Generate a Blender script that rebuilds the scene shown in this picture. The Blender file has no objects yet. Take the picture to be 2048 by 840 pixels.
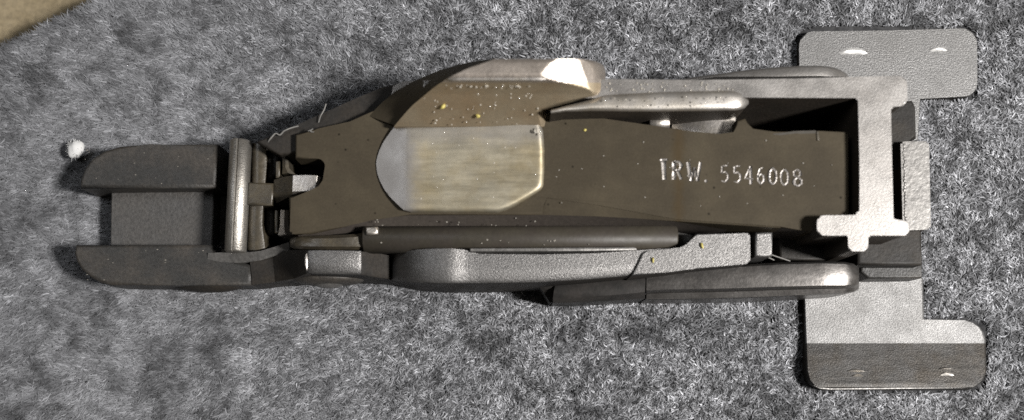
import bpy, bmesh, math, random
import numpy as np
from mathutils import Vector

# ------------------------------------------------------------------ units
# the layout is drawn in sixteenths of a millimetre: 1 unit = 0.0625 mm
S = 6.25e-5
CX, CY, D = 1024.0, 760.0, 1800.0          # lens position over the cloth (units)
rng = np.random.default_rng(7)
random.seed(7)
scene = bpy.context.scene
col = scene.collection

# ------------------------------------------------------------------ camera
cam = bpy.data.cameras.new('camera')
cam.sensor_fit = 'HORIZONTAL'
cam.sensor_width = 36.0
cam.lens = 36.0 * D / 2048.0
cam.shift_y = (CY - 420.0) / 2048.0
cam.clip_start, cam.clip_end = 0.002, 20.0
camo = bpy.data.objects.new('camera', cam)
camo.location = ((CX - 1024) * S, -(CY - 420) * S, D * S)
col.objects.link(camo)
scene.camera = camo
cam.dof.use_dof = True
cam.dof.focus_distance = (D - 70) * S
cam.dof.aperture_fstop = 1.0
cam.dof.aperture_fstop = (cam.lens * 1e-3) / (34 * S)   # entrance pupil of about 2 mm

# ------------------------------------------------------------------ light
world = bpy.data.worlds.new('World')
scene.world = world
world.use_nodes = True
bgn = world.node_tree.nodes['Background']
bgn.inputs[0].default_value = (1.0, 0.93, 0.84, 1)
bgn.inputs[1].default_value = 0.05

def area_lamp(name, pos, target, size, power, colour):
    l = bpy.data.lights.new(name, 'AREA')
    l.shape = 'DISK'
    l.size = size * S
    l.energy = power
    l.color = colour
    o = bpy.data.objects.new(name, l)
    p = Vector(((pos[0] - 1024) * S, -(pos[1] - 420) * S, pos[2] * S))
    t = Vector(((target[0] - 1024) * S, -(target[1] - 420) * S, 0))
    o.location = p
    o.rotation_euler = (t - p).to_track_quat('-Z', 'Y').to_euler()
    col.objects.link(o)
    return o
area_lamp('desk_lamp', (5600, 1350, 5000), (1000, 420, 0), 1000, 3.9, (1.0, 0.975, 0.945))
area_lamp('cool_fill', (-2600, -1300, 5200), (900, 420, 0), 2600, 0.28, (0.93, 0.96, 1.0))  # weak cool fill lamp added for the reflection on the face's left facet

scene.cycles.use_denoising = False          # keep the fine grain of cloth and steel
vs = scene.view_settings
vs.view_transform = 'Standard'
vs.look = 'None'
vs.exposure = 0.0
vs.gamma = 1.0
vs.use_curve_mapping = False

# ------------------------------------------------------------------ materials
def new_mat(name):
    m = bpy.data.materials.new(name)
    m.use_nodes = True
    nt = m.node_tree
    return m, nt, nt.nodes['Principled BSDF']

def node(nt, kind, **kw):
    n = nt.nodes.new(kind)
    for k, v in kw.items():
        setattr(n, k, v)
    return n

def noise(nt, vec, scale, detail=2.0, rough=0.5):
    n = node(nt, 'ShaderNodeTexNoise')
    n.inputs['Scale'].default_value = scale
    n.inputs['Detail'].default_value = detail
    n.inputs['Roughness'].default_value = rough
    nt.links.new(vec, n.inputs['Vector'])
    return n

def ramp(nt, fac, stops):
    r = node(nt, 'ShaderNodeValToRGB')
    el = r.color_ramp.elements
    while len(el) < len(stops):
        el.new(0.5)
    for e, (p, c) in zip(el, stops):
        e.position = p
        e.color = (c, c, c, 1) if not isinstance(c, tuple) else (*c, 1)
    nt.links.new(fac, r.inputs['Fac'])
    return r

def coords(nt, stretch=(1, 1, 1)):
    tc = node(nt, 'ShaderNodeTexCoord')
    mp = node(nt, 'ShaderNodeMapping')
    mp.inputs['Scale'].default_value = tuple(v / S for v in stretch)
    nt.links.new(tc.outputs['Object'], mp.inputs['Vector'])
    return mp.outputs['Vector']

def steel(name, base, rough, metallic=0.0, spec=0.5, grain=0.5, grain_size=5.0, mottle=None, mottle_amt=0.5,
          mottle_size=80, streak=0.0, speckle=0.25, coat=0.0):
    m, nt, b = new_mat(name)
    vec = coords(nt)
    g1 = noise(nt, vec, 1.0 / grain_size, 3.0, 0.65)
    g2 = noise(nt, vec, 1.0 / 45.0, 4.0, 0.6)
    mo = noise(nt, vec, 1.0 / mottle_size, 4.0, 0.6)
    # colour: base with patches of a second tone and a fine speckle
    mix = node(nt, 'ShaderNodeMix', data_type='RGBA')
    mix.inputs['A'].default_value = (*base, 1)
    mix.inputs['B'].default_value = (*(mottle or tuple(c * 0.6 for c in base)), 1)
    r = ramp(nt, mo.outputs['Fac'], [(0.42, 0.0), (0.66, mottle_amt)])
    nt.links.new(r.outputs['Color'], mix.inputs['Factor'])
    sp = ramp(nt, g1.outputs['Fac'], [(0.3, 1.0 - speckle), (0.7, 1.0 + speckle)])
    mul = node(nt, 'ShaderNodeMix', data_type='RGBA', blend_type='MULTIPLY')
    mul.inputs['Factor'].default_value = 1.0
    nt.links.new(mix.outputs['Result'], mul.inputs['A'])
    nt.links.new(sp.outputs['Color'], mul.inputs['B'])
    last = mul.outputs['Result']
    if streak:
        st = noise(nt, coords(nt, (0.12, 1, 1)), 1.0 / 9.0, 4.0, 0.6)
        sr = ramp(nt, st.outputs['Fac'], [(0.3, 1.0 - streak), (0.7, 1.0 + streak)])
        m2 = node(nt, 'ShaderNodeMix', data_type='RGBA', blend_type='MULTIPLY')
        m2.inputs['Factor'].default_value = 1.0
        nt.links.new(last, m2.inputs['A'])
        nt.links.new(sr.outputs['Color'], m2.inputs['B'])
        last = m2.outputs['Result']
    nt.links.new(last, b.inputs['Base Color'])
    b.inputs['Metallic'].default_value = metallic
    b.inputs['Specular IOR Level'].default_value = spec
    rr = node(nt, 'ShaderNodeMapRange')
    rr.inputs['From Min'].default_value = 0.3
    rr.inputs['From Max'].default_value = 0.7
    rr.inputs['To Min'].default_value = max(0.05, rough - 0.07)
    rr.inputs['To Max'].default_value = rough + 0.07
    nt.links.new(g2.outputs['Fac'], rr.inputs['Value'])
    nt.links.new(rr.outputs['Result'], b.inputs['Roughness'])
    if coat:
        b.inputs['Coat Weight'].default_value = coat
        b.inputs['Coat Roughness'].default_value = 0.18
    bp = node(nt, 'ShaderNodeBump')
    bp.inputs['Strength'].default_value = grain
    bp.inputs['Distance'].default_value = 2.2 * S
    nt.links.new(g1.outputs['Fac'], bp.inputs['Height'])
    nt.links.new(bp.outputs['Normal'], b.inputs['Normal'])
    return m

M = {}
M['fork'] = steel('worn dark phosphate', (0.025, 0.024, 0.0225), 0.50, 0, 0.40, 0.5, 5, (0.050, 0.043, 0.036), 0.7, 70, speckle=0.3)
M['bridge'] = steel('grey phosphate', (0.056, 0.054, 0.052), 0.55, 0, 0.45, 0.8, 6, (0.06, 0.055, 0.05), 0.6, 70, speckle=0.25)
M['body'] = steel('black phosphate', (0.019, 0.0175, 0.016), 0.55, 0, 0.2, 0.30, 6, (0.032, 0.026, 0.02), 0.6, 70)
M['housing'] = steel('bare grey casting', (0.31, 0.297, 0.284), 0.42, 0.85, 0.5, 0.18, 3.0, (0.265, 0.25, 0.236), 0.7, 60, speckle=0.12)
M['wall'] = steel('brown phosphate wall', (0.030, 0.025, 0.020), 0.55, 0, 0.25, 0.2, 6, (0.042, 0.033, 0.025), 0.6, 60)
M['flange'] = steel('scratched flange with tilt shade', (0.062, 0.060, 0.058), 0.52, 0.8, 0.4, 0.4, 2.8, (0.044, 0.038, 0.031), 0.8, 60, speckle=0.45, streak=0.25)  # scratched finish; the darker colour also paints the bend's tilt shade
M['arm'] = steel('bare grey arm', (0.46, 0.435, 0.405), 0.44, 0.85, 0.5, 0.14, 3.2, (0.38, 0.345, 0.29), 0.8, 70, speckle=0.12)
M['hammer'] = steel('oiled brown steel', (0.046, 0.038, 0.0265), 0.54, 0, 0.08, 0.12, 4, (0.064, 0.053, 0.036), 0.8, 110, speckle=0.09, streak=0.03)
M['stain'] = steel('oiled brown steel flank', (0.046, 0.039, 0.033), 0.55, 0, 0.25, 0.2, 7, (0.036, 0.030, 0.027), 0.7, 60, speckle=0.15)
M['saddle'] = steel('burnished olive steel', (0.33, 0.275, 0.195), 0.52, 0.7, 0.4, 0.12, 7, (0.29, 0.20, 0.115), 0.6, 110, speckle=0.06)
M['lip'] = steel('burnished pinkish steel', (0.38, 0.335, 0.295), 0.42, 0.8, 0.5, 0.30, 6, (0.33, 0.29, 0.25), 0.6, 40, speckle=0.12)
M['polish'] = steel('polished struck face', (0.37, 0.335, 0.255), 0.50, 0.75, 0.5, 0.08, 7, (0.31, 0.26, 0.165), 0.9, 75, streak=0.20, speckle=0.05)
def grey_edge(m):
    """the oil film thins out towards the face's left edge and its top edge: bare grey steel there"""
    nt = m.node_tree
    bs = nt.nodes['Principled BSDF']
    src = bs.inputs['Base Color'].links[0].from_socket
    vec = coords(nt)
    wob = noise(nt, vec, 1 / 26.0, 3, 0.6)
    sx = node(nt, 'ShaderNodeSeparateXYZ')
    nt.links.new(vec, sx.inputs['Vector'])
    def edge(sock, lo, hi):
        ad = node(nt, 'ShaderNodeMath', operation='MULTIPLY_ADD')
        ad.inputs[1].default_value = 34.0
        nt.links.new(wob.outputs['Fac'], ad.inputs[0]); nt.links.new(sock, ad.inputs[2])
        mr = node(nt, 'ShaderNodeMapRange', interpolation_type='SMOOTHSTEP')
        mr.inputs['From Min'].default_value = lo + 17; mr.inputs['From Max'].default_value = hi + 17
        nt.links.new(ad.outputs[0], mr.inputs['Value'])
        return mr.outputs['Result']
    w0, w1 = W(804, 300, 178), W(856, 300, 178)
    v0, v1 = W(900, 305, 190), W(900, 262, 190)
    ex = edge(sx.outputs['X'], (w1.x - BASE.x) / S, (w0.x - BASE.x) / S)
    ey = edge(sx.outputs['Y'], (v0.y - BASE.y) / S, (v1.y - BASE.y) / S)
    e2 = node(nt, 'ShaderNodeMath', operation='MULTIPLY'); e2.inputs[1].default_value = 0.6
    nt.links.new(ey, e2.inputs[0])
    mxm = node(nt, 'ShaderNodeMath', operation='MAXIMUM')
    nt.links.new(ex, mxm.inputs[0]); nt.links.new(e2.outputs[0], mxm.inputs[1])
    mix = node(nt, 'ShaderNodeMix', data_type='RGBA')
    nt.links.new(mxm.outputs[0], mix.inputs['Factor'])
    nt.links.new(src, mix.inputs['A'])
    mix.inputs['B'].default_value = (0.275, 0.262, 0.25, 1)
    nt.links.new(mix.outputs['Result'], bs.inputs['Base Color'])
M['bright'] = steel('bright steel', (0.50, 0.47, 0.44), 0.40, 0.9, 0.5, 0.25, 6, (0.42, 0.38, 0.32), 0.6, 30, speckle=0.15)
M['pin'] = steel('scuffed pin steel', (0.37, 0.35, 0.32), 0.42, 0.9, 0.5, 0.3, 3, (0.29, 0.27, 0.24), 0.6, 25, speckle=0.2)
M['lug'] = steel('oily brown lug', (0.040, 0.034, 0.025), 0.38, 0.1, 0.5, 0.25, 6, (0.065, 0.053, 0.034), 0.8, 35, speckle=0.2)
M['lever'] = steel('sandblasted lever', (0.18, 0.175, 0.171), 0.46, 0.85, 0.5, 0.45, 2.8, (0.18, 0.175, 0.17), 0.4, 60, speckle=0.40)
M['wing'] = steel('sandblasted plate', (0.172, 0.17, 0.168), 0.56, 0.9, 0.5, 0.45, 2.8, (0.165, 0.162, 0.158), 0.5, 90, speckle=0.40)
M['tube'] = steel('olive tube steel', (0.038, 0.033, 0.025), 0.50, 0.0, 0.30, 0.12, 8, (0.036, 0.030, 0.026), 0.7, 60, speckle=0.12)
M['guard'] = steel('satin black guard', (0.020, 0.019, 0.018), 0.45, 0.1, 0.4, 0.15, 7, (0.045, 0.04, 0.037), 0.6, 50, speckle=0.15)
M['bar'] = steel('satin grey guard bar', (0.115, 0.109, 0.104), 0.38, 0.85, 0.5, 0.15, 6, (0.13, 0.122, 0.115), 0.7, 40, speckle=0.15, streak=0.2)
M['plate'] = steel('grey latch steel', (0.20, 0.193, 0.184), 0.48, 0.7, 0.5, 0.35, 7, (0.14, 0.135, 0.13), 0.7, 30, speckle=0.25)
M['burr'] = steel('freshly scraped steel', (0.85, 0.84, 0.82), 0.45, 0.5, 0.6, 0.2, 5)
M['stamp'] = steel('stamped edge steel', (0.28, 0.26, 0.245), 0.45, 0.5, 0.6, 0.2, 4, (0.15, 0.135, 0.115), 0.8, 16)

def simple(name, base, rough, spec=0.5, trans=0.0):
    m, nt, b = new_mat(name)
    b.inputs['Base Color'].default_value = (*base, 1)
    b.inputs['Roughness'].default_value = rough
    b.inputs['Specular IOR Level'].default_value = spec
    if trans:
        b.inputs['Transmission Weight'].default_value = trans
    return m
M['lint'] = simple('white lint', (0.50, 0.50, 0.495), 0.95, 0.2)
M['thread'] = simple('pale thread', (0.17, 0.165, 0.155), 0.7, 0.3)
M['yellow'] = simple('yellow crumb', (0.40, 0.34, 0.10), 0.6, 0.4)
M['glint'] = simple('cloudy oil', (0.36, 0.335, 0.29), 0.12, 0.7)
M['grit'] = simple('pale grit', (0.20, 0.185, 0.16), 0.5, 0.5)

# ------------------------------------------------------------------ builders
def W(x, y, z):
    """a point drawn at (x, y) as the lens sees it, standing at height z, in metres"""
    k = (D - z) / D
    return Vector(((CX + (x - CX) * k - 1024) * S, -(CY + (y - CY) * k - 420) * S, z * S))

BASE = Vector((-0.002, 0.003, 0.0))

def finish(name, bm, mat, parent=None, smooth=35, label=None, side=None):
    me = bpy.data.meshes.new(name)
    bmesh.ops.recalc_face_normals(bm, faces=bm.faces)
    off = BASE if parent is not None else Vector((0, 0, 0))
    bmesh.ops.translate(bm, verts=bm.verts, vec=-off)
    if smooth > 0:
        lim = math.radians(smooth)
        for e in bm.edges:
            if e.smooth and len(e.link_faces) == 2 and e.calc_face_angle() > lim:
                e.smooth = False
    bm.to_mesh(me)
    bm.free()
    me.materials.append(M[mat] if isinstance(mat, str) else mat)
    if side:
        me.materials.append(M[side])
    for p in me.polygons:
        flag = p.material_index
        if smooth:
            p.use_smooth = smooth > 0 or flag == 0
        wall = flag == 2 or (smooth < 0 and flag == 1 and abs(p.normal.z) < 0.5)
        p.material_index = 1 if side and wall else 0
    o = bpy.data.objects.new(name, me)
    col.objects.link(o)
    if parent is not None:
        o.parent = parent
    if label:
        o['label'] = label
    return o

def rounded(pts, seg=10):
    """outline points (x, y) or (x, y, r): corners with a radius become arcs"""
    out = []
    n = len(pts)
    for i, p in enumerate(pts):
        if len(p) < 3 or p[2] <= 0:
            out.append((p[0], p[1]))
            continue
        a = Vector(pts[i - 1][:2]); b = Vector(p[:2]); c = Vector(pts[(i + 1) % n][:2])
        u = (a - b); v = (c - b)
        r = min(p[2], u.length * 0.48, v.length * 0.48)
        p0 = b + u.normalized() * r
        p1 = b + v.normalized() * r
        for k in range(seg + 1):
            t = k / seg
            q = p0 * (1 - t) ** 2 + b * 2 * t * (1 - t) + p1 * t * t
            out.append((q.x, q.y))
    return out

def plate_bm(pts, zt, zb, bevel=4, seg=3, bm=None):
    pts = rounded(pts)
    f = zt if callable(zt) else (lambda x, y: zt)
    sub = bmesh.new()
    top = [sub.verts.new(W(x, y, f(x, y))) for x, y in pts]
    bot = [sub.verts.new(Vector((v.co.x, v.co.y, zb * S))) for v in top]
    sub.faces.new(top)
    sub.faces.new(bot[::-1])
    n = len(top)
    for i in range(n):
        sub.faces.new((top[i], bot[i], bot[(i + 1) % n], top[(i + 1) % n]))
    if bevel:
        es = [e for e in sub.edges if e.verts[0] in set(top) and e.verts[1] in set(top)]
        res = bmesh.ops.bevel(sub, geom=es, offset=bevel * S, segments=seg, profile=0.5, affect='EDGES', clamp_overlap=True)
        edge_faces = set(res['faces'])
        for fc in sub.faces:
            fc.material_index = 0 if fc in edge_faces else 1
    else:
        for fc in sub.faces:
            fc.material_index = 1
    if bm is None:
        return sub
    me = bpy.data.meshes.new('tmp'); sub.to_mesh(me); sub.free()
    bm.from_mesh(me); bpy.data.meshes.remove(me)
    return bm

def plate(name, pts, zt, zb, mat, parent, bevel=4, seg=3, smooth=35, label=None, side=None):
    return finish(name, plate_bm(pts, zt, zb, bevel, seg), mat, parent, -1, label, side)

def grid_bm(rows, zb, bm=None):
    """rows of (x, y, z) drawn points make the top; a skirt goes down to zb"""
    bm = bm or bmesh.new()
    vs_ = [[bm.verts.new(W(*p)) for p in r] for r in rows]
    nr, nc = len(rows), len(rows[0])
    for i in range(nr - 1):
        for j in range(nc - 1):
            bm.faces.new((vs_[i][j], vs_[i][j + 1], vs_[i + 1][j + 1], vs_[i + 1][j]))
    loop = vs_[0][:] + [vs_[i][-1] for i in range(1, nr)] + vs_[-1][-2::-1] + [vs_[i][0] for i in range(nr - 2, 0, -1)]
    low = [bm.verts.new(Vector((v.co.x, v.co.y, zb * S))) for v in loop]
    n = len(loop)
    for i in range(n):
        bm.faces.new((loop[i], low[i], low[(i + 1) % n], loop[(i + 1) % n])).material_index = 2
        bm.edges.get((loop[i], loop[(i + 1) % n])).smooth = False
    bm.faces.new(low)
    return bm

def grid(name, rows, zb, mat, parent, smooth=35, label=None, side=None):
    return finish(name, grid_bm(rows, zb), mat, parent, smooth, label, side)

def tube_bm(pts, r, sides=8, bm=None, squash=1.0, taper=False):
    """pts: world vectors; r in units, or a list"""
    bm = bm or bmesh.new()
    rings = []
    n = len(pts)
    for i, p in enumerate(pts):
        d = (pts[min(i + 1, n - 1)] - pts[max(i - 1, 0)]).normalized()
        up = Vector((0, 0, 1)) if abs(d.z) < 0.9 else Vector((0, 1, 0))
        a = d.cross(up).normalized()
        b = a.cross(d).normalized()
        rr = (r[i] if isinstance(r, (list, tuple)) else r) * S
        rings.append([bm.verts.new(p + a * math.cos(2 * math.pi * k / sides) * rr
                                   + b * math.sin(2 * math.pi * k / sides) * rr * squash) for k in range(sides)])
    for i in range(n - 1):
        for k in range(sides):
            bm.faces.new((rings[i][k], rings[i][(k + 1) % sides], rings[i + 1][(k + 1) % sides], rings[i + 1][k]))
    bm.faces.new(rings[0][::-1])
    bm.faces.new(rings[-1])
    return bm

def rod_bm(p0, p1, r, sides=40, chamfer=3, slit=False):
    """a straight round bar with chamfered ends between two drawn points (x, y, z of its axis)"""
    a, b = W(*p0), W(*p1)
    d = (b - a).normalized()
    c = d * chamfer * S
    u = d.cross(Vector((0, 0, 1))).normalized()
    v = u.cross(d).normalized()
    bm = bmesh.new()
    rings = []
    for p, rr in ((a, r - chamfer), (a + c, r), (b - c, r), (b, r - chamfer)):
        ring = []
        for k in range(sides):
            t = 2 * math.pi * k / sides
            q = rr
            if slit and k == int(sides * 0.265):
                q = rr - 4
            ring.append(bm.verts.new(p + (u * math.cos(t) + v * math.sin(t)) * q * S))
        rings.append(ring)
    for i in range(3):
        for k in range(sides):
            bm.faces.new((rings[i][k], rings[i][(k + 1) % sides], rings[i + 1][(k + 1) % sides], rings[i + 1][k]))
    bm.faces.new(rings[0][::-1]); bm.faces.new(rings[-1])
    return bm

def dome_bm(c, radii, seg=24, rings=12, bm=None):
    bm = bm or bmesh.new()
    r = bmesh.ops.create_uvsphere(bm, u_segments=seg, v_segments=rings, radius=1.0)
    for v in r['verts']:
        v.co = Vector((v.co.x * radii[0] * S, v.co.y * radii[1] * S, v.co.z * radii[2] * S)) + c
    return bm

def lerp(tab, x):
    xs, ys = zip(*tab)
    return float(np.interp(x, xs, ys))

grey_edge(M['polish'])

def worn_flat(m):
    """a rusty vertical smear by the stamp and scattered dark pits"""
    nt = m.node_tree
    bs = nt.nodes['Principled BSDF']
    src = bs.inputs['Base Color'].links[0].from_socket
    vec = coords(nt)
    wob = noise(nt, vec, 1 / 30.0, 3, 0.6)
    sx = node(nt, 'ShaderNodeSeparateXYZ')
    nt.links.new(vec, sx.inputs['Vector'])
    x0 = (W(1357, 350, 194).x - BASE.x) / S
    a1 = node(nt, 'ShaderNodeMath', operation='SUBTRACT'); a1.inputs[1].default_value = x0
    nt.links.new(sx.outputs['X'], a1.inputs[0])
    a2 = node(nt, 'ShaderNodeMath', operation='ABSOLUTE'); nt.links.new(a1.outputs[0], a2.inputs[0])
    a3 = node(nt, 'ShaderNodeMath', operation='MULTIPLY_ADD'); a3.inputs[1].default_value = 26.0
    nt.links.new(wob.outputs['Fac'], a3.inputs[0]); nt.links.new(a2.outputs[0], a3.inputs[2])
    mr = node(nt, 'ShaderNodeMapRange', interpolation_type='SMOOTHSTEP')
    mr.inputs['From Min'].default_value = 30.0; mr.inputs['From Max'].default_value = 8.0
    mr.inputs['To Max'].default_value = 0.65
    nt.links.new(a3.outputs[0], mr.inputs['Value'])
    mix = node(nt, 'ShaderNodeMix', data_type='RGBA')
    nt.links.new(mr.outputs['Result'], mix.inputs['Factor'])
    nt.links.new(src, mix.inputs['A']); mix.inputs['B'].default_value = (0.050, 0.034, 0.016, 1)
    vo = node(nt, 'ShaderNodeTexVoronoi'); vo.inputs['Scale'].default_value = 1 / 34.0
    nt.links.new(vec, vo.inputs['Vector'])
    pit = ramp(nt, vo.outputs['Distance'], [(0.03, 0.3), (0.09, 1.0)])
    mul = node(nt, 'ShaderNodeMix', data_type='RGBA', blend_type='MULTIPLY'); mul.inputs['Factor'].default_value = 1.0
    nt.links.new(mix.outputs['Result'], mul.inputs['A']); nt.links.new(pit.outputs['Color'], mul.inputs['B'])
    nt.links.new(mul.outputs['Result'], bs.inputs['Base Color'])
worn_flat(M['hammer'])

# ------------------------------------------------------------------ setting: table and cloth
def flat(pts, z):
    return [Vector(((x - 1024) * S, -(y - 420) * S, z * S)) for x, y in pts]

m, nt, b = new_mat('tan tabletop')
vec = coords(nt)
n1 = noise(nt, vec, 1 / 60.0, 5, 0.65)
n2 = noise(nt, vec, 1 / 14.0, 3, 0.6)
mx = node(nt, 'ShaderNodeMix', data_type='RGBA', blend_type='MULTIPLY')
mx.inputs['Factor'].default_value = 1.0
nt.links.new(ramp(nt, n1.outputs['Fac'], [(0.3, (0.19, 0.15, 0.088)), (0.7, (0.29, 0.235, 0.15))]).outputs['Color'], mx.inputs['A'])
nt.links.new(ramp(nt, n2.outputs['Fac'], [(0.3, 0.7), (0.6, 1.05)]).outputs['Color'], mx.inputs['B'])
nt.links.new(mx.outputs['Result'], b.inputs['Base Color'])
b.inputs['Roughness'].default_value = 0.85
bm = bmesh.new()
bm.faces.new([bm.verts.new(p) for p in flat([(-6000, 6000), (8000, 6000), (8000, -6000), (-6000, -6000)], -100)])
tb = finish('tabletop', bm, m, None, 0)
tb['kind'] = 'structure'

m, nt, b = new_mat('grey felt backing')
vec = coords(nt)
n1 = noise(nt, vec, 1 / 30.0, 4, 0.65)
nt.links.new(ramp(nt, n1.outputs['Fac'], [(0.35, (0.02, 0.02, 0.021)), (0.65, (0.06, 0.06, 0.062))]).outputs['Color'], b.inputs['Base Color'])
b.inputs['Roughness'].default_value = 0.95
b.inputs['Specular IOR Level'].default_value = 0.1
bm = bmesh.new()
E0, E1 = (-420, 302), (428, -110)                   # the cloth's cut edge, upper left
# (edge line passes (0, 98) and (202, 0) in the picture)
outline = [(-420, 302)]
for i in range(1, 60):
    t = i / 60
    x = E0[0] + (E1[0] - E0[0]) * t
    y = E0[1] + (E1[1] - E0[1]) * t + 3.5 * math.sin(i * 0.9) + 2.0 * math.sin(i * 2.3)
    outline.append((x, y))
outline += [(428, -110), (560, -1200), (2900, -1200), (2900, 1900), (-420, 1900)]
topv = [bm.verts.new(p) for p in flat(outline, 0)]
botv = [bm.verts.new(p) for p in flat(outline, -99)]
bm.faces.new(topv); bm.faces.new(botv[::-1])
for i in range(len(topv)):
    j = (i + 1) % len(topv)
    bm.faces.new((topv[i], botv[i], botv[j], topv[j]))
cloth = finish('cloth', bm, m, None, 0)
cloth['kind'] = 'structure'

# pile of the fleece: short curved fibres, each with a colour of its own
def fibres(n):
    x = rng.uniform(-160, 2200, n)
    y = rng.uniform(-110, 960, n)
    keep = (y - 98) > -(x * 98 / 202.0) + 1
    # the plates press the pile down: no fibre stands under them; dark backing bared at their edge draws in contact shade
    for x0, y0, x1, y1 in ((1598, 56, 1955, 196), (1606, 560, 1848, 781), (1606, 640, 1973, 781)):
        a, b = W(x0 - 7, y0 - 6, 10), W(x1 + 6, y1 + 6, 10)
        ax_, bx_ = a.x / S + 1024, b.x / S + 1024
        ay_, by_ = -a.y / S + 420, -b.y / S + 420
        rc = 30.0
        qx = np.abs(x - (ax_ + bx_) / 2) - (bx_ - ax_) / 2 + rc
        qy = np.abs(y - (ay_ + by_) / 2) - (by_ - ay_) / 2 + rc
        keep &= ~(np.hypot(np.maximum(qx, 0), np.maximum(qy, 0)) + np.minimum(np.maximum(qx, qy), 0) < rc)
    x, y = x[keep], y[keep]
    n = len(x)
    # value noise for clumps
    def vnoise(x, y, cell, seed):
        r = np.random.default_rng(seed)
        g = r.uniform(0, 1, (200, 400))
        fx, fy = (x + 600) / cell, (y + 600) / cell
        i, j = np.floor(fx).astype(int) % 399, np.floor(fy).astype(int) % 199
        u, v = fx - np.floor(fx), fy - np.floor(fy)
        u, v = u * u * (3 - 2 * u), v * v * (3 - 2 * v)
        return (g[j, i] * (1 - u) + g[j, i + 1] * u) * (1 - v) + (g[j + 1, i] * (1 - u) + g[j + 1, i + 1] * u) * v
    clump = 0.20 * vnoise(x, y, 55, 1) + 0.32 * vnoise(x, y, 23, 2) + 0.48 * vnoise(x, y, 10.5, 3)
    left = np.clip((1050 - x) / 700.0, 0, 1)
    # towards the left the pile is brushed flat, so its tufts are drawn out along the brushing
    rr_ = np.hypot(x - 1450, y - 420)
    th_ = (np.arctan2(y - 420, x - 1450) % (2 * np.pi)) * 1000.0
    tuft = 0.30 * vnoise(rr_, th_ * 0.55, 46, 11) + 0.40 * vnoise(rr_ * 0.6, th_, 17, 12) + 0.30 * vnoise(rr_ * 0.7, th_, 9, 13)
    clump = clump * (1 - left) + (0.30 * clump + 0.70 * tuft) * left
    swirl = vnoise(x, y, 48, 5) * 5.2 + vnoise(x, y, 22, 6) * 3.0
    rad = np.arctan2(y - 420, x - 1450)
    ang_free = swirl + rng.normal(0, 0.8, n) + 0.6
    ang_comb = rad + rng.normal(0, 0.30, n) + (vnoise(x, y, 60, 8) - 0.5) * 0.9
    pick = rng.uniform(0, 1, n) < left * 0.8
    ang = np.where(pick, ang_comb, ang_free)
    length = rng.uniform(6, 15, n) * (1 + 0.35 * left)
    lift = rng.uniform(0.05, 0.55, n) * (1 - 0.80 * left)
    width = rng.uniform(0.5, 1.15, n)
    bend = rng.normal(0, 0.5, n)
    z0 = rng.uniform(0.5, 7, n) * (1 - 0.3 * left)
    ax, ay = np.cos(ang), np.sin(ang)
    a2 = ang + bend
    bx, by = np.cos(a2), np.sin(a2)
    tone = rng.uniform(0, 1, n)
    spread = 0.82 - 0.47 * left
    val = 0.145 + spread * np.where(tone < 0.28, -0.115, np.where(tone < 0.62, -0.025, np.where(tone < 0.95, 0.11, 0.30)))
    val *= 1.0 * (0.42 + 1.16 * np.clip((clump - 0.5) * (2.7 - 0.4 * left) + 0.5, 0, 1))
    val = np.clip(val * rng.uniform(0.8, 1.2, n), 0.012, 0.8)
    p = np.zeros((n, 5, 3))
    h = length * 0.5
    cz = np.cos(np.arcsin(np.clip(lift, 0, 0.95)))
    for k, sgn in ((0, 1), (1, -1)):
        p[:, k, 0] = x - sgn * ay * width
        p[:, k, 1] = y + sgn * ax * width
        p[:, k, 2] = z0
    mx_, my_ = x + ax * h * cz, y + ay * h * cz
    mz = z0 + h * lift
    for k, sgn in ((2, -1), (3, 1)):
        p[:, k, 0] = mx_ - sgn * ay * width * 0.9
        p[:, k, 1] = my_ + sgn * ax * width * 0.9
        p[:, k, 2] = mz
    p[:, 4, 0] = mx_ + bx * h
    p[:, 4, 1] = my_ + by * h
    p[:, 4, 2] = mz + h * lift * 0.35
    co = np.empty((n * 5, 3), np.float32)
    q = p.reshape(-1, 3)
    co[:, 0] = (q[:, 0] - 1024) * S
    co[:, 1] = -(q[:, 1] - 420) * S
    co[:, 2] = q[:, 2] * S
    base = np.arange(n) * 5
    loops = np.stack([base, base + 1, base + 2, base + 3, base + 3, base + 2, base + 4], 1).astype(np.int32).ravel()
    starts = np.stack([np.arange(n) * 7, np.arange(n) * 7 + 4], 1).astype(np.int32).ravel()
    me = bpy.data.meshes.new('cloth_fibres')
    me.vertices.add(n * 5)
    me.vertices.foreach_set('co', co.ravel())
    me.loops.add(n * 7)
    me.loops.foreach_set('vertex_index', loops)
    me.polygons.add(n * 2)
    me.polygons.foreach_set('loop_start', starts)
    me.update(calc_edges=True)
    at = me.attributes.new('fibre_tone', 'FLOAT', 'POINT')
    at.data.foreach_set('value', np.repeat(val, 5).astype(np.float32))
    me.polygons.foreach_set('use_smooth', np.ones(n * 2, bool))
    return me

m, nt, b = new_mat('heathered fleece fibre')
at = node(nt, 'ShaderNodeAttribute', attribute_name='fibre_tone')
tint = node(nt, 'ShaderNodeMix', data_type='RGBA', blend_type='MULTIPLY')
tint.inputs['Factor'].default_value = 1.0
nt.links.new(at.outputs['Fac'], tint.inputs['A'])
tint.inputs['B'].default_value = (0.985, 1.0, 1.055, 1)
nt.links.new(tint.outputs['Result'], b.inputs['Base Color'])
b.inputs['Roughness'].default_value = 0.75
b.inputs['Specular IOR Level'].default_value = 0.25
M['fibre'] = m
me = fibres(700000)
me.materials.append(m)
fo = bpy.data.objects.new('cloth_fibres', me)
col.objects.link(fo)
fo.parent = cloth
fo['kind'] = 'stuff'

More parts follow.
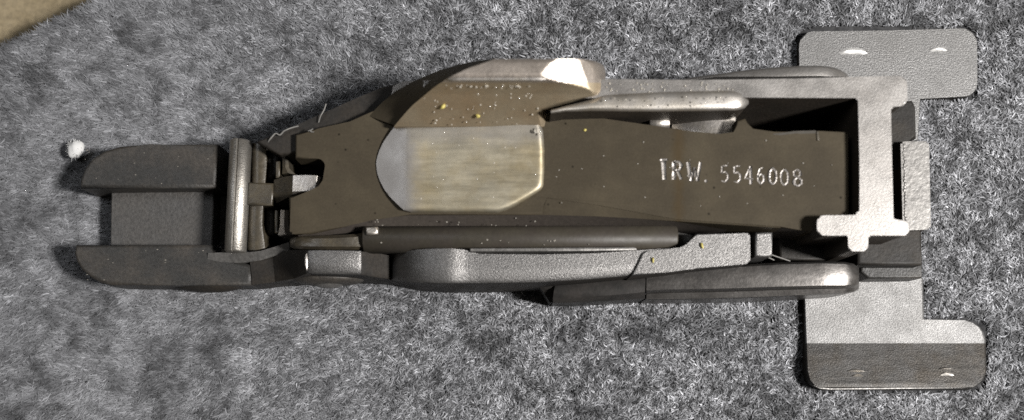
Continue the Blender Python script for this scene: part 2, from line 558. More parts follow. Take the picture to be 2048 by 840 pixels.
# ------------------------------------------------------------------ the trigger assembly
asm = bpy.data.objects.new('trigger_assembly', None)
asm.empty_display_size = 0.01
asm.location = BASE
col.objects.link(asm)
asm['label'] = 'dark steel trigger assembly with brown stamped hammer lying on the grey fleece'
asm['category'] = 'trigger assembly'

# ---- front fork: two prongs joined by a lower bridge
fork_top = [(158, 376), (160, 356), (168, 336), (184, 316), (206, 302), (238, 292), (300, 288), (434, 287), (432, 375)]
fork = plate('prong', fork_top, 88, 2, 'fork', asm, 7, 4)
plate('prong', [(150, 489), (147, 506), (152, 524), (163, 541), (182, 556), (202, 566), (222, 570), (360, 571), (502, 570), (504, 528), (424, 524), (426, 489)],
      88, 2, 'fork', asm, 7, 4)
plate('bridge', [(222, 384), (428, 382), (425, 494), (220, 494)], 46, 2, 'bridge', asm, 3)
grid('ledge', [[(416, 506, 92), (440, 505, 96), (480, 506, 98), (520, 502, 102), (548, 494, 108), (578, 484, 112)],
               [(414, 524, 86), (440, 524, 88), (480, 526, 90), (520, 521, 92), (548, 512, 98), (580, 502, 104)]], 4, 'plate', asm)
bd = dome_bm(W(418, 566, 48), (74, 19, 34))
finish('button_head', bd, 'body', asm)

# ---- cross pin
finish('cross_pin', rod_bm((482, 281, 108), (471, 505, 108), 20, 48, 3, True), 'pin', asm, 50)

# ---- hinge lugs right of the pin
grid('lug', [[(498, 285, 70), (506, 286, 104), (518, 287, 108), (532, 290, 102), (536, 294, 70)],
             [(498, 330, 70), (506, 330, 104), (518, 330, 108), (533, 330, 102), (537, 330, 70)],
             [(498, 366, 70), (506, 366, 104), (518, 366, 108), (530, 366, 102), (534, 366, 70)]], 10, 'lug', asm, 50)
grid('lug', [[(490, 410, 70), (500, 410, 104), (514, 410, 108), (526, 410, 102), (530, 410, 70)],
             [(490, 450, 70), (498, 450, 104), (512, 450, 108), (524, 450, 104), (529, 450, 80)],
             [(490, 500, 70), (497, 500, 102), (512, 500, 105), (530, 496, 98), (542, 494, 80)]], 10, 'lug', asm, 50)
plate('hinge_block', [(496, 364), (546, 366), (545, 411), (494, 409)], 116, 20, 'lug', asm, 4)
plate('hinge_barrel', [(533, 290), (558, 290), (556, 350), (534, 362)], 84, 10, 'body', asm, 6)
plate('hinge_barrel', [(531, 414), (549, 414), (548, 470), (530, 468)], 84, 10, 'body', asm, 6)

# tongue that reaches into the notch of the hammer
tg = grid('tongue', [[(548, 360, 112), (566, 354, 128), (586, 351, 144), (612, 350, 146), (634, 351, 145), (641, 354, 141)],
                     [(547, 385, 112), (565, 384, 128), (585, 383, 144), (612, 382, 146), (630, 380, 145), (638, 374, 141)],
                     [(546, 410, 102), (562, 402, 110), (585, 390, 134), (611, 386, 138), (628, 384, 137), (637, 378, 134)]], 60, 'bright', asm, 24)
tg.data.materials.append(M['lug'])
for p in tg.data.polygons:
    if sum((tg.data.vertices[v].co.x for v in p.vertices)) / len(p.vertices) + BASE.x < W(583, 0, 150).x:
        p.material_index = 1

# spring ends beside the tongue
for (x0, x1, y0, y1, z, mt) in ((551, 559, 322, 356, 118, 'lug'), (549, 556, 420, 466, 118, 'lug')):
    plate('spring_end', [(x0, y0), (x1, y0), (x1, y1), (x0, y1)], z, 40, mt, asm, 2)
grid('strut_end', [[(565, 292, 118), (570, 292, 122), (573, 292, 121)],
                   [(565, 335, 118), (571, 335, 122), (578, 336, 121)],
                   [(564, 348, 116), (576, 346, 122), (592, 350, 118)]], 50, 'lug', asm, 40)
grid('strut_end', [[(561, 420, 122), (569, 420, 127), (577, 420, 121)],
                   [(560, 450, 122), (568, 450, 127), (577, 450, 121)],
                   [(556, 470, 119), (569, 468, 127), (586, 470, 116)]], 50, 'bright', asm, 40)

# ---- housing below the hammer
plate('housing_floor', [(540, 300), (700, 215), (800, 180), (1720, 175), (1720, 520), (900, 520), (600, 500), (560, 480)], 40, 2, 'body', asm, 0)
side = plate('side_plate', [(512, 283), (560, 264), (600, 247), (640, 229), (700, 202), (766, 174), (800, 165), (860, 166), (860, 200), (760, 260), (640, 300), (560, 310)],
             142, 2, 'body', asm, 4)
grid('side_tab', [[(786, 172, 150), (806, 163, 152), (860, 160, 152)], [(782, 192, 148), (812, 180, 150), (862, 176, 150)]], 60, 'housing', asm)

# ---- receiver rail and rear block: one casting
frame_pts = [(846, 160), (1212, 158), (1400, 160), (1600, 157), (1700, 154), (1814, 151, 20), (1815, 211, 20), (1782, 214, 7), (1784, 320), (1787, 438, 5),
             (1818, 443, 16), (1818, 471, 12), (1737, 471, 5), (1736, 503, 13), (1697, 502, 11), (1696, 471, 3), (1634, 471, 17), (1634, 431, 15), (1719, 430, 14),
             (1719, 320), (1716, 196, 7), (1500, 195), (1300, 196), (846, 196)]
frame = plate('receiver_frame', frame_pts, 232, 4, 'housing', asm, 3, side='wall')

# arm in front of the rail, with its round end
arm_rows = []
for x, yn, ys, dz in ((1102, 220, 227, 0), (1130, 212, 223, 0), (1180, 200, 222, 0), (1212, 190, 222, 0), (1260, 187, 223, 0), (1320, 184, 223, 0),
                     (1400, 182, 222, 0), (1450, 181, 221, 0), (1468, 182, 221, -1), (1480, 185, 219, -4), (1489, 190, 216, -10), (1497, 199, 208, -22)):
    w = ys - yn
    z = 240 + dz
    e = min(6.0, w * 0.25)
    arm_rows.append([(x, yn, z - 7), (x, yn + e * 0.3, z - 3), (x, yn + e, z - 0.6), (x, yn + w * 0.35, z), (x, yn + w * 0.65, z), (x, ys - e, z - 0.8),
                     (x, ys - e * 0.3, z - 3.5), (x, ys, z - 8)])
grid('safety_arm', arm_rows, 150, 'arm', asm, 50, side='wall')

# what shows in the gap under the arm
finish('gap_pin', rod_bm((1297, 247, 168), (1338, 246, 168), 12, 24, 2), 'bright', asm, 50)
lf = []
for x, yn, ys, z in ((1344, 234, 256, 150), (1370, 232, 261, 158), (1400, 231, 266, 168), (1425, 231, 268, 173), (1450, 231, 270, 174), (1471, 232, 271, 172)):
    lf.append([(x, yn, z), (x, (yn + ys) / 2, z), (x, ys, z)])
grid('spring_leaf', lf, 100, 'bright', asm, 50)

# half round lug behind the rail
pl = []
for x, yn, z in ((1356, 162, 150), (1375, 156, 158), (1400, 152.5, 165), (1430, 148.5, 172), (1460, 144.5, 178), (1490, 140.5, 183), (1520, 137.5, 187), (1560, 134, 190), (1600, 131.8, 190), (1640, 131.5, 187),
                 (1652, 132.5, 185), (1668, 135, 178), (1682, 140, 168), (1693, 147, 155), (1699, 156, 140)):
    ym = min(153.0, yn + 20)
    ym = max(ym, yn + 3)
    pl.append([(x, yn, z - 7), (x, yn + 1.5, z - 2), (x, yn + 4, z), (x, max(ym, yn + 5), z), (x, max(ym, yn + 5) + 4, z - 8), (x, max(ym, yn + 5) + 8, z - 26), (x, max(ym, yn + 5) + 14, z - 40)])
grid('pivot_lug', pl, 4, 'housing', asm, 40)

# rear: lower casting, latch plate
plate('rear_casting', [(1716, 206), (1826, 200), (1832, 214), (1834, 276), (1808, 282), (1804, 440), (1844, 445), (1846, 530), (1716, 530)], 128, 4, 'body', asm, 5)
plate('rear_shelf', [(1722, 520), (1845, 524), (1845, 556), (1738, 557), (1722, 545)], 84, 4, 'fork', asm, 4)
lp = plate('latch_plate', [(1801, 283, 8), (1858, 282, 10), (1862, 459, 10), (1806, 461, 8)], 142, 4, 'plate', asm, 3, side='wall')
bm = bmesh.new()
for i in range(26):
    y = 292 + i * 6.3
    x = 1808 + random.uniform(-1.5, 1.5) + (y - 290) * 0.02
    dome_bm(W(x, y, 142), (random.uniform(1.5, 3.5), random.uniform(2.5, 4.5), random.uniform(1, 2.2)), 6, 4, bm)
bur = finish('burr', bm, 'plate', lp)
bur.location = (0, 0, 0)

# ---- two side wings
def nicks(parent, spots, mat='burr'):
    for (x, y, w, h, z, up) in spots:
        bm = bmesh.new()
        rows = []
        k = 9
        for j in range(4):
            r = []
            for i in range(k):
                t = i / (k - 1) * 2 - 1
                e = max(0.0, 1 - t * t) ** 0.6
                jag = random.uniform(-0.12, 0.12)
                yy = y + h * 0.5 * ((j / 3.0) * 2 - 1) * (e + jag * 0.5) + (t * t) * h * 0.35
                zz = z + up * e * (0, 1, 0.7, 0)[j] * random.uniform(0.7, 1.2)
                r.append((x + t * w * 0.5, yy, zz))
            rows.append(r)
        grid_bm(rows, z - 2, bm)
        finish('burr', bm, mat, parent, 30)

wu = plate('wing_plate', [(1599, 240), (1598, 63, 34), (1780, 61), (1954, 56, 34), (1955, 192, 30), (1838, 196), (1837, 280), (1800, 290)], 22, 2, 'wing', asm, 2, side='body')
nicks(wu, [(1706, 102, 58, 13, 22, 5), (1877, 98, 36, 9, 22, 4)])

wl_rows = []
def wing_left(y):
    return lerp([(560, 1606), (690, 1611), (742, 1613), (760, 1618), (770, 1626), (777, 1640), (781, 1650)], y)
def wing_right(y):
    return lerp([(560, 1846), (639.5, 1848), (640, 1930), (644, 1945), (652, 1958), (662, 1966), (680, 1971), (742, 1973), (758, 1968), (768, 1960), (775, 1948), (781, 1935)], y)
def wing_z(y):
    return 22 if y < 686 else 22 + (y - 686) * 0.20
for y in (556, 580, 610, 639, 640.5, 646, 654, 664, 676, 684, 686.5, 690, 700, 715, 730, 742, 752, 760, 766, 771, 774.5, 777.5, 780, 781):
    l, r = wing_left(y), wing_right(y)
    dz = 0 if y < 772 else (y - 772) ** 2 * 0.22
    wl_rows.append([(l, y, wing_z(y) - 3 - dz)] + [(l + 3 + (r - l - 6) * t, y, wing_z(y) - dz) for t in np.linspace(0, 1, 12)] + [(r, y, wing_z(y) - 3 - dz)])
kb = [i for i, r in enumerate(wl_rows) if r[0][1] <= 686.5][-1]
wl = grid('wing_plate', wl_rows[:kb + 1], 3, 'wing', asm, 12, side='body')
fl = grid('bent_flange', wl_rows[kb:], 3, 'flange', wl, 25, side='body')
nicks(wl, [(1712, 741, 36, 6, wing_z(742) + 1, 3.5), (1716, 751, 24, 5, wing_z(751) + 1, 2.6), (1893, 737, 32, 5, wing_z(737) + 1, 4.0), (1894, 748, 28, 8, wing_z(748) + 1, 2.0)], 'arm')
finish('edge_highlight', tube_bm([W(x, y, wing_z(776) - 5) for x, y in ((1628, 770), (1640, 776), (1660, 778), (1760, 777), (1860, 775.5), (1935, 774.5), (1952, 770))], 2.0, 6), 'plate', wl)  # pale bead draws the highlight along the plate's rolled edge

# ---- lower side: lever, tube, guard
grid('lever_shoulder', [[(500, 524, 88), (545, 512, 92), (578, 500, 118), (612, 500, 168)],
                        [(503, 548, 88), (548, 545, 92), (584, 530, 120), (614, 524, 168)],
                        [(504, 570, 84), (550, 564, 88), (590, 557, 118), (616, 546, 164)]], 4, 'body', asm, 25)
lv = []
for x, yn, ys, z in ((609, 503, 543, 150), (613, 502, 545, 166), (618, 501, 546, 170), (626, 501, 547, 171), (670, 501, 548, 171), (716, 502, 549, 170), (722, 503, 550, 168)):
    lv.append([(x, yn, z), (x, yn + 8, z + 1), (x, (yn + ys) / 2, z + 1), (x, ys - 5, z), (x, ys, z - 5)])
grid('lever_head', lv, 4, 'lever', asm, 50, side='body')
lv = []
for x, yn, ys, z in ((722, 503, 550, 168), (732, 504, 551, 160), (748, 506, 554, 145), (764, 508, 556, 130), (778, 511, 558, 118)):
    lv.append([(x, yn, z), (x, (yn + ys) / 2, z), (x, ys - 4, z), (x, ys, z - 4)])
grid('lever_valley', lv, 4, 'body', asm, 50)  # black steel puts the shade of the dip into its colour
lv = []
for x, yn, ys, z in ((776, 512, 560, 70), (780, 510, 561, 92), (788, 507, 562, 118), (800, 504, 563, 142), (815, 502, 564, 160), (835, 499, 565, 176), (855, 498, 565, 185), (875, 497, 566, 190),
                     (893, 497, 566, 192.3), (903, 497, 566, 192.5), (913, 498, 566, 191.3), (926, 499, 566, 188.5), (938, 502, 566, 187.2), (960, 508, 566, 187),
                     (1080, 509, 564, 188), (1180, 507, 558, 186), (1260, 502, 551, 184), (1300, 499, 548, 183), (1350, 496, 543, 182), (1392, 490, 538, 181)):
    lv.append([(x, yn, z), (x, yn + 6, z), (x, (yn + ys) / 2, z + 0.5), (x, ys - 6, z), (x, ys, z - 4)])
grid('side_lever', lv, 4, 'lever', asm, 50, side='body')
plate('lever_pad', [(1262, 552), (1290, 503, 10), (1370, 494, 16), (1392, 467), (1500, 466, 8), (1501, 527, 12), (1400, 536), (1330, 545)], 189, 60, 'lever', asm, 3, side='body')
plate('ledge_strip', [(940, 496), (1270, 494), (1275, 500), (940, 504)], 193, 60, 'plate', asm, 2)
plate('spacer_block', [(1511, 464), (1546, 464), (1545, 512), (1510, 514)], 176, 40, 'lever', asm, 4)
plate('spring_plate', [(1560, 470), (1640, 468), (1655, 520), (1560, 520)], 110, 40, 'body', asm, 4)
pv = finish('pivot_pin_head', dome_bm(W(655, 559, 78), (70, 13, 46)), 'fork', asm)
finish('pin_center', dome_bm(W(658, 561, 84), (34, 15, 24)), 'plate', pv)
finish('edge_highlight', tube_bm([W(613.5, 507, 166), W(613, 516, 166.5), W(613, 530, 166.5), W(614.5, 541, 165)], [1.5, 3.2, 3.2, 1.5], 8), 'bright', asm)  # bright bead paints the highlight on the head's worn left edge
# tube running beside the hammer
finish('spring_tube', rod_bm((728, 480, 150), (1352, 479, 150), 25, 40, 2), 'tube', asm, 50)
grid('tube_plug', [[(1340, 462, 150), (1362, 466, 152), (1384, 470, 152)], [(1346, 478, 152), (1366, 480, 154), (1388, 480, 154)],
                   [(1350, 496, 146), (1370, 494, 148), (1384, 488, 148)]], 90, 'bridge', asm)
tl = []
for x, yn, ys, z in ((580, 478, 494, 140), (588, 474, 497, 156), (604, 472, 498, 166), (640, 471, 499, 170), (680, 470, 499, 170), (712, 468, 499, 166), (736, 464, 500, 158)):
    tl.append([(x, yn, z - 12), (x, yn + 6, z), (x, ys - 6, z), (x, ys, z - 10)])
grid('tube_eye', tl, 60, 'lug', asm, 50)
plate('stop_stud', [(731, 453), (755, 453), (756, 468), (732, 470)], 181, 100, 'bright', asm, 4)

# guard bars in front
grid('guard_tip', [[(1112, 566, 96), (1160, 564, 104), (1230, 556, 112), (1291, 548, 116)],
                   [(1108, 580, 104), (1160, 578, 112), (1230, 570, 120), (1291, 562, 124)],
                   [(1106, 596, 100), (1160, 594, 108), (1230, 590, 116), (1290, 584, 120)],
                   [(1106, 606, 84), (1160, 605, 90), (1230, 601, 98), (1290, 597, 102)]], 4, 'guard', asm, 50)
grid('guard_hook', [[(1072, 566, 92), (1090, 562, 98), (1150, 560, 100)], [(1088, 585, 84), (1102, 578, 94), (1150, 574, 98)], [(1100, 606, 74), (1112, 600, 84), (1130, 596, 88)]], 4, 'body', asm, 30)
grid('sear_tab', [[(1000, 561, 60), (1086, 561, 60)], [(1012, 572, 52), (1080, 574, 52)], [(1040, 576, 40), (1070, 577, 40)]], 4, 'guard', asm)
grid('sear_tab', [[(980, 563, 50), (1004, 563, 50)], [(990, 574, 44), (1008, 572, 44)], [(1004, 580, 34), (1014, 578, 34)]], 4, 'body', asm)
gr = []
for x, yn, ym, ys, z in ((1293, 547, 585, 600, 122), (1330, 543, 583, 600, 126), (1400, 537, 582, 599, 132), (1480, 530, 580, 597, 138), (1560, 525, 577, 594, 143), (1640, 523, 575, 590, 146),
                         (1690, 524, 574, 587, 144), (1708, 528, 573, 584, 136), (1718, 536, 570, 578, 124)):
    gr.append([(x, yn, z - 8), (x, yn + 4, z), (x, yn + (ym - yn) * 0.5, z + 3), (x, ym - 4, z), (x, ym, z - 6), (x, ym + 3, z - 22), (x, ys - 2, z - 26), (x, ys, z - 34)])
grid('guard_bar', gr, 4, 'bar', asm, 40)

# ---- hammer
ham = bpy.data.objects.new('hammer', None)
ham.parent = asm
col.objects.link(ham)
def hz(x, y):
    return 181 + (x - 1090) * 0.05
body_pts = [(590, 268), (640, 256), (700, 243), (738, 231), (790, 200), (1110, 210), (1130, 224), (1200, 236), (1320, 253), (1385, 263), (1440, 268), (1472, 269), (1473, 240), (1492, 236),
            (1503, 262), (1545, 268), (1590, 261), (1640, 262), (1696, 265, 6), (1697, 437, 4), (1690, 470), (1612, 462), (1560, 453), (1350, 438), (1200, 411), (1090, 390), (1086, 429), (820, 429), (742, 436), (690, 453), (620, 468),
            (580, 468, 8), (577, 393), (624, 384), (640, 376), (650, 362), (650, 326, 10), (640, 317, 6), (590, 317)]
finish('hammer_body', plate_bm(body_pts, hz, 110, 5), 'hammer', ham, -1)
hb = bpy.data.objects['hammer_body']

def strip(name, top, low, zt, zl, zb, mat, parent):
    rows = [[(x, y, zt(x, y) if callable(zt) else zt) for x, y in top], [(x, y, zl) for x, y in low]]
    return grid(name, rows, zb, mat, parent)
grid('hammer_flank', [[(1086, 390, 180), (1200, 411.5, 185.5), (1350, 438.5, 193), (1560, 453.5, 203.5)], [(1086, 431, 174), (1200, 434, 178), (1350, 442, 190), (1562, 456, 202)]], 120, 'hammer', ham)
strip('hammer_side', [(596, 471), (690, 454), (742, 436), (800, 426), (1020, 428), (1200, 433), (1350, 441), (1560, 455), (1612, 463)],
      [(598, 476), (690, 466), (742, 456), (800, 456), (1020, 457), (1200, 458), (1350, 459), (1560, 460), (1612, 466)], lambda x, y: hz(x, y) - 4, 145, 100, 'stain', ham)

# shaded flank that climbs to the hook
outer = [(738, 232), (762, 207), (790, 183), (830, 161), (880, 140), (925, 127), (962, 120), (990, 118)]
inner = [(790, 251), (815, 222), (842, 194), (872, 171), (900, 154), (930, 139), (960, 127), (990, 120)]
oz = [163, 165, 170, 184, 204, 226, 250, 276]
iz = [181, 204, 232, 262, 284, 293, 297, 297]
grid('hook_flank', [[(x, y, z) for (x, y), z in zip(outer, oz)],
                    [((a[0] + c[0]) / 2, (a[1] + c[1]) / 2, z0 * 0.45 + z1 * 0.55) for a, c, z0, z1 in zip(outer, inner, oz, iz)],
                    [(x, y, z) for (x, y), z in zip(inner, iz)]], 150, 'hammer', ham, 25)

# hook: top lip, facet that catches the lamp, hollow below it
spec0 = [(118, 988, 297), (124, 974, 299), (136, 938, 299), (148, 912, 298.5), (153, 902, 296.5), (158, 893, 292), (163, 886, 285), (169, 876, 274), (178, 864, 262),
        (188, 852, 250), (198, 840, 241), (208, 828, 232), (220, 816, 220), (236, 802, 204), (253, 788, 188)]
spec = [(float(q), float(np.interp(q, [v[0] for v in spec0], [v[1] for v in spec0])), float(np.interp(q, [v[0] for v in spec0], [v[2] for v in spec0]))) for q in list(np.arange(118, 192, 2.5)) + [193, 198, 203, 208, 214, 220, 228, 236, 245, 253]]
def hook_right(y):
    return lerp([(118, 1158), (121, 1170), (125, 1179), (131, 1185), (142, 1188), (178, 1188), (188, 1184), (192, 1178), (198, 1150), (208, 1112), (220, 1074), (236, 1078), (253, 1082)], y)
def hook_row(y, x0, z):
    xe = hook_right(y)
    left_x = list(np.linspace(x0, min(1048, xe - 8), 24))
    right_x = list(np.linspace(min(1048, xe - 8), xe, 44))[1:]
    r = []
    for x in left_x + right_x:
        top = 299.5 - 0.31 * (x - 1096) - 0.27 * (y - 130)      # facet that leans to the south east
        xe2 = 1158 + (y - 120) * 0.36
        top -= 0.45 * max(0.0, x - xe2)
        k = 1.5
        h = max(k - abs(z - top), 0.0) / k
        zz = min(z, top) - h * h * k * 0.25 if y < 215 else z
        r.append((x, y, zz))
    e = r[-1]
    r.append((e[0] + 8, e[1], e[2] - 9))
    r.append((e[0] + 18, e[1] + 1, e[2] - 34))
    r.append((e[0] + 23, e[1] + 2, e[2] - 62))
    return r
all_rows = [hook_row(*q) for q in spec]
grid('hook_lip', all_rows[:20], 170, 'lip', ham, 28)
grid('hook', all_rows[19:], 150, 'saddle', ham, 28)

finish('edge_highlight', tube_bm([W(x, 157.5 + 2.5 * max(0, (930 - x) / 40) ** 2 * 0.4, 292.5) for x in np.linspace(896, 1092, 20)], [1.5] + [4.0] * 18 + [2.0], 8), 'bright', ham)  # bright bead laid on to draw the lip's highlight line
# struck face
def bl(y):
    return lerp([(250, 792), (262, 782), (285, 766), (305, 757), (325, 752), (345, 754), (360, 759), (378, 768), (395, 781), (410, 796), (420, 808), (425, 822)], y)
def br(y):
    return lerp([(250, 1082), (262, 1086), (300, 1089), (340, 1089), (372, 1087), (382, 1080), (400, 1050), (412, 1030), (420, 1012), (425, 996)], y)
poly = [(bl(y), y) for y in np.linspace(250, 425, 40)] + [(br(y), y) for y in np.linspace(425, 250, 40)]
PA = np.array(poly)
PB = np.roll(PA, -1, 0)
def edge_dist(x, y):
    p = np.array((x, y))
    d = PB[:-1] - PA[:-1]
    t = np.clip(((p - PA[:-1]) * d).sum(1) / np.maximum((d * d).sum(1), 1e-9), 0, 1)
    q = PA[:-1] + d * t[:, None]
    return float(np.sqrt(((p - q) ** 2).sum(1)).min())
rows = []
ys = list(np.linspace(250, 412, 26)) + [415, 418, 420, 422, 423.5, 425]
for y in ys:
    l, r_ = bl(y), br(y)
    r = []
    xs_ = [l + (811.5 - l) * t for t in (0, 0.03, 0.1, 0.25, 0.5, 0.75, 1.0)] if l < 805 else [l + 0.6 * t for t in (0, 1, 2, 3, 4, 5, 6)]
    x1 = xs_[-1]
    xs_ += [x1 + (r_ - x1) * t for t in list(np.linspace(0.02, 0.94, 26)) + [0.955, 0.97, 0.98, 0.988, 0.994, 1]]
    for x in xs_:
        d = edge_dist(x, y)
        z = 181.0 + (x - 1090) * 0.05 + 13
        z -= 3.5 * math.exp(-((y - 330) / 60.0) ** 2) * min(1, max(0, (x - 812) / 40.0))     # slight hollow worn into the face
        if x < 812:
            z -= (812 - x) * 0.18
        if d < 11 and (y > 262 or x > 900) and x > 806:
            z -= (11 - math.sqrt(max(0, 121 - (11 - d) ** 2))) * min(1, (x - 806) / 20)
        r.append((x, y, z))
    rows.append(r)
sf = grid('struck_face', rows, 150, 'polish', ham, 60)

# ---- stamped characters on the hammer
GL = {
    'T': [[(0.1, 0.05), (0.9, 0.0)], [(0.45, 0.05), (0.55, 1.0)]],
    'R': [[(0.18, 0.0), (0.18, 1.0)], [(0.18, 0.0), (0.7, 0.04), (0.86, 0.24), (0.7, 0.46), (0.2, 0.5)], [(0.5, 0.5), (0.86, 1.0)]],
    'W': [[(0.0, 0.0), (0.25, 1.0)], [(0.25, 1.0), (0.5, 0.3)], [(0.5, 0.3), (0.75, 1.0)], [(0.75, 1.0), (1.0, 0.0)]],
    '5': [[(0.85, 0.0), (0.28, 0.02)], [(0.26, 0.02), (0.2, 0.45)], [(0.2, 0.45), (0.6, 0.38), (0.85, 0.55), (0.85, 0.8), (0.55, 1.0), (0.15, 0.92)]],
    '4': [[(0.62, 0.0), (0.65, 1.0)], [(0.62, 0.0), (0.1, 0.68), (0.92, 0.72)]],
    '6': [[(0.75, 0.04), (0.4, 0.1), (0.2, 0.45), (0.2, 0.8), (0.5, 1.0), (0.82, 0.8), (0.78, 0.52), (0.5, 0.42), (0.25, 0.55)]],
    '0': [[(0.5, 0.0), (0.22, 0.2), (0.16, 0.5), (0.22, 0.82), (0.5, 1.0), (0.8, 0.82), (0.86, 0.5), (0.8, 0.2), (0.5, 0.0)]],
    '8': [[(0.5, 0.0), (0.2, 0.12), (0.2, 0.34), (0.5, 0.47), (0.8, 0.34), (0.8, 0.12), (0.5, 0.0)], [(0.5, 0.47), (0.14, 0.64), (0.16, 0.88), (0.5, 1.0), (0.86, 0.88), (0.88, 0.64), (0.5, 0.47)]],
}
chars = [('T', 1318, 319, 20, 40, 4.1), ('R', 1344, 323, 22, 36, 3.1), ('W', 1376, 324, 25, 38, 2.7),
         ('5', 1440, 331, 19, 33, 2.0), ('5', 1465, 332, 19, 33, 1.9), ('4', 1489, 332, 20, 36, 2.0), ('6', 1513, 334, 19, 34, 2.0),
         ('0', 1535, 336, 20, 33, 2.0), ('0', 1559, 338, 21, 33, 2.0), ('8', 1585, 339, 20, 33, 2.1)]
cutters = []
for ch, x0, y0, w, h, rr in chars:
    bm = bmesh.new()
    for st in GL[ch]:
        pts = []
        for i in range(len(st) - 1):
            for k in range(4):
                t = k / 4
                pts.append((st[i][0] * (1 - t) + st[i + 1][0] * t, st[i][1] * (1 - t) + st[i + 1][1] * t))
        pts.append(st[-1])
        wp, rad = [], []
        for i, (u, v) in enumerate(pts):
            x, y = x0 + u * w, y0 + v * h
            wp.append(W(x, y, hz(x, y) + 0.25))
            j = min(i + 1, len(pts) - 1); q = max(i - 1, 0)
            dx, dy = abs(pts[j][0] - pts[q][0]) * w, abs(pts[j][1] - pts[q][1]) * h
            vert = dy / (dx + dy + 1e-6)
            rad.append(rr * 1.35 * (0.52 + 0.48 * vert) * random.uniform(0.7, 1.15))
        tube_bm(wp, rad, 8, bm, 0.8)
    cutters.append(finish('cutter', bm, 'stamp', ham, 0))
cutters.append(finish('cutter', dome_bm(W(1412, 362, hz(1412, 0) + 0.5), (3.2, 3.2, 2.2), 10, 6), 'stamp', ham, 0))
hb.data.materials.append(M['stamp'])
bm = bmesh.new()
for c in cutters:
    bm.from_mesh(c.data)
me = bpy.data.meshes.new('stamp_cutter'); bm.to_mesh(me); bm.free()
me.materials.append(M['stamp'])
allc = bpy.data.objects.new('stamp_cutter', me); col.objects.link(allc); allc.parent = ham
md = hb.modifiers.new('stamp', 'BOOLEAN')
md.operation = 'DIFFERENCE'; md.solver = 'EXACT'; md.object = allc; md.use_self = True; md.material_mode = 'TRANSFER'
dg = bpy.context.evaluated_depsgraph_get()
dg.update()
new = bpy.data.meshes.new_from_object(hb.evaluated_get(dg))
hb.modifiers.clear()
hb.data = new
new.name = 'hammer_body'
for c in cutters + [allc]:
    bpy.data.objects.remove(c)

# small step cut into the hammer near its tail
grid('tail_step', [[(1545, 268, 204.5), (1590, 262, 206.8), (1632, 261, 208.8)], [(1550, 271, 203), (1592, 276, 204.6), (1634, 279, 206.6)]], 150, 'tube', ham)
plate('tail_burr', [(1633, 262), (1638, 262), (1639, 281), (1634, 281)], 210, 160, 'lug', ham, 1)

# ---- pale beads drawing in the glints, and grit on the metal
bm = bmesh.new()
def bead(x, y, z, r, bm=bm):
    r *= 0.60
    dome_bm(W(x, y, z), (r, r, r * 0.7), 8, 5, bm)
for _ in range(34):
    x = random.uniform(890, 1090); y = 172 + random.gauss(0, 3)
    bead(x, y, 272, random.uniform(1.6, 3.2))
for _ in range(45):
    x = random.uniform(840, 1080); y = random.uniform(185, 250)
    bead(x, y, lerp([(178, 262), (188, 250), (198, 241), (208, 232), (220, 222), (236, 209), (253, 197)], y), random.uniform(1.2, 2.8))
for _ in range(24):
    x = random.uniform(830, 1075); y = random.uniform(255, 415)
    bead(x, y, 194 + (x - 1090) * 0.05 - 3.5 * math.exp(-((y - 330) / 60.0) ** 2), random.uniform(1.2, 2.6))
for _ in range(40):
    x = random.uniform(1212, 1480); bead(x, 170 + random.uniform(-5, 14), 233, random.uniform(1.5, 3.2))
for _ in range(30):
    x = random.uniform(1200, 1470); bead(x, random.uniform(192, 216), 246, random.uniform(1.3, 3.0))
for _ in range(14):
    bead(1076 + random.uniform(-8, 8), 262 + random.uniform(-8, 8), 199, random.uniform(1.8, 3.2))
ob = finish('glint_beads', bm, 'glint', asm)
ob['kind'] = 'stuff'
bm = bmesh.new()
for _ in range(40):
    x = random.uniform(600, 1680)
    y = random.uniform(280, 420) if x > 1100 else random.uniform(436, 452)
    if x < 740: continue
    dome_bm(W(x, y, hz(x, y) + 0.5 if x > 1100 else 168), (random.uniform(0.8, 2), random.uniform(0.8, 2), 1), 6, 4, bm)
for _ in range(14):
    x = random.uniform(740, 1345); y = random.uniform(462, 492)
    dome_bm(W(x, y, 150 + math.sqrt(max(0, 25 ** 2 - (y - 480) ** 2))), (random.uniform(0.8, 2.2), random.uniform(0.8, 2), 1), 6, 4, bm)
for _ in range(24):
    x = random.uniform(170, 425); y = random.choice((random.uniform(300, 370), random.uniform(495, 560)))
    dome_bm(W(x, y, 88), (random.uniform(0.6, 2.2), random.uniform(0.5, 1.2), 0.8), 6, 4, bm)
gt = finish('grit', bm, 'grit', asm)
gt['kind'] = 'stuff'

# ------------------------------------------------------------------ loose things
def tag(o, label, cat, group=None):
    o['label'] = label
    o['category'] = cat
    if group:
        o['group'] = group
    return o

bm = bmesh.new()
bmesh.ops.create_icosphere(bm, subdivisions=3, radius=1.0)
for v in bm.verts:
    n = v.co.normalized()
    k = 1 + 0.05 * math.sin(n.x * 7 + n.y * 5) + 0.05 * math.sin(n.y * 9 - n.z * 6)
    v.co = Vector((n.x * 15 * k, n.y * 19 * k, n.z * 13 * k))
    v.co = Vector((v.co.x * 0.9 + v.co.y * 0.42, v.co.y * 0.9 - v.co.x * 0.3, v.co.z)) * S
    v.co += W(151, 299, 22)
for _ in range(150):
    d = Vector((random.gauss(0, 1), random.gauss(0, 1), abs(random.gauss(0, 0.8)))).normalized()
    p0 = W(151, 299, 22) + Vector((d.x * 13, d.y * 15, d.z * 9)) * S
    q = Vector((random.gauss(0, 1), random.gauss(0, 1), random.gauss(0, 0.5))) * 4 * S
    tube_bm([p0, p0 + d * 1.8 * S + q * 0.25, p0 + d * 2.8 * S + q * 0.7], [0.6, 0.5, 0.25], 3, bm)
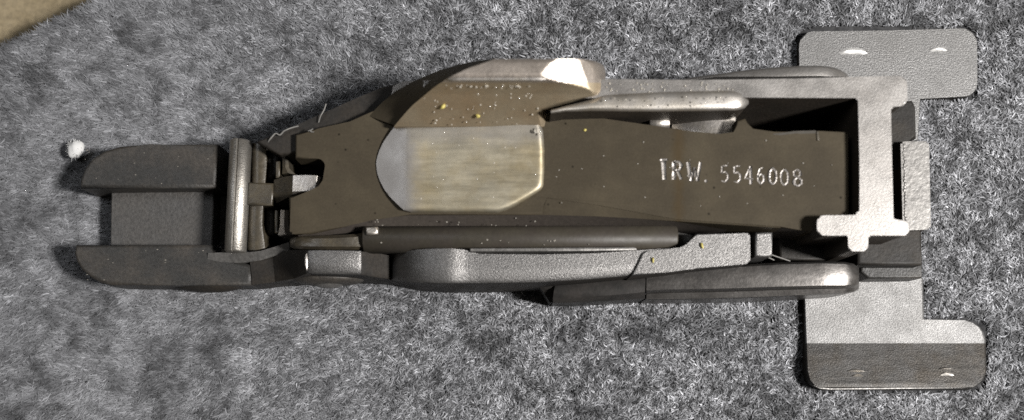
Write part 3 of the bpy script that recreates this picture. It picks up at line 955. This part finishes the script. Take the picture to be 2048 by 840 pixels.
tag(finish('lint_ball', bm, 'lint', None, 60), 'white fluffy lint ball on the fleece by the tip of the upper fork prong', 'lint')

def thread(pts, r, label):
    wp = []
    P = [Vector(p) for p in pts]
    for i in range(len(P) - 1):
        for k in range(5):
            t = k / 5
            p0, p1, p2, p3 = P[max(i - 1, 0)], P[i], P[i + 1], P[min(i + 2, len(P) - 1)]
            q = 0.5 * ((2 * p1) + (p2 - p0) * t + (2 * p0 - 5 * p1 + 4 * p2 - p3) * t * t + (3 * p1 - p0 - 3 * p2 + p3) * t ** 3)
            wp.append(W(*q))
    wp.append(W(*P[-1]))
    return tag(finish('lint_thread', tube_bm(wp, r, 6), 'thread', None, 60), label, 'thread', 'lint threads on the steel')
thread([(534, 300, 112), (536, 285, 140), (542, 276, 148), (551, 267, 149), (560, 270, 148), (568, 262, 149), (582, 256, 148), (597, 252, 148)], 1.3,
       'longest pale wavy lint thread beside the cross pin, over the dark side plate')
thread([(637, 245, 145), (641, 232, 149), (648, 220, 149), (652, 208, 146)], 1.1, 'straight pale lint thread standing across the dark side plate edge')
thread([(616, 262, 160), (622, 260, 161), (626, 257, 162), (621, 263, 160), (628, 264, 160)], 1.0, 'tiny curled lint thread on the upper left edge of the brown hammer')
thread([(1548, 520, 140), (1530, 512, 156), (1514, 508, 158), (1530, 506, 158), (1556, 514, 150), (1580, 522, 140)], 1.0, 'pale looped lint thread at the foot of the small bright spacer block')

def crumb(x, y, z, a, b_, c, rot, label):
    bm = bmesh.new()
    bmesh.ops.create_icosphere(bm, subdivisions=2, radius=1.0)
    cr, sr = math.cos(rot), math.sin(rot)
    for v in bm.verts:
        q = v.co * (1 + 0.2 * math.sin(v.co.x * 6 + v.co.y * 4))
        X, Y = q.x * a * 0.8, q.y * b_ * 0.8
        v.co = Vector(((X * cr - Y * sr), (X * sr + Y * cr), q.z * c)) * S + W(x, y, z)
    return tag(finish('yellow_crumb', bm, 'yellow', None, 60), label, 'crumb', 'yellow crumbs stuck on the steel')
crumb(886, 213, 231, 7, 4, 3, 0.8, 'largest yellow crumb in the olive hollow of the hammer hook')
crumb(956, 232, 214, 5, 4, 3, -0.5, 'small yellow crumb just above the polished striking face')
crumb(1404, 491, 191, 3, 7, 2.5, 0.3, 'bright yellow crumb on the speckled pad at the lever end')
crumb(1306, 520, 191, 2.5, 6, 2.5, 0.1, 'dark yellow crumb beside the curved scratch on the lever pad')
crumb(1170, 260, 185, 4, 3, 2, 0.2, 'faint yellow crumb on the flat brown hammer near the dark wedge gap')
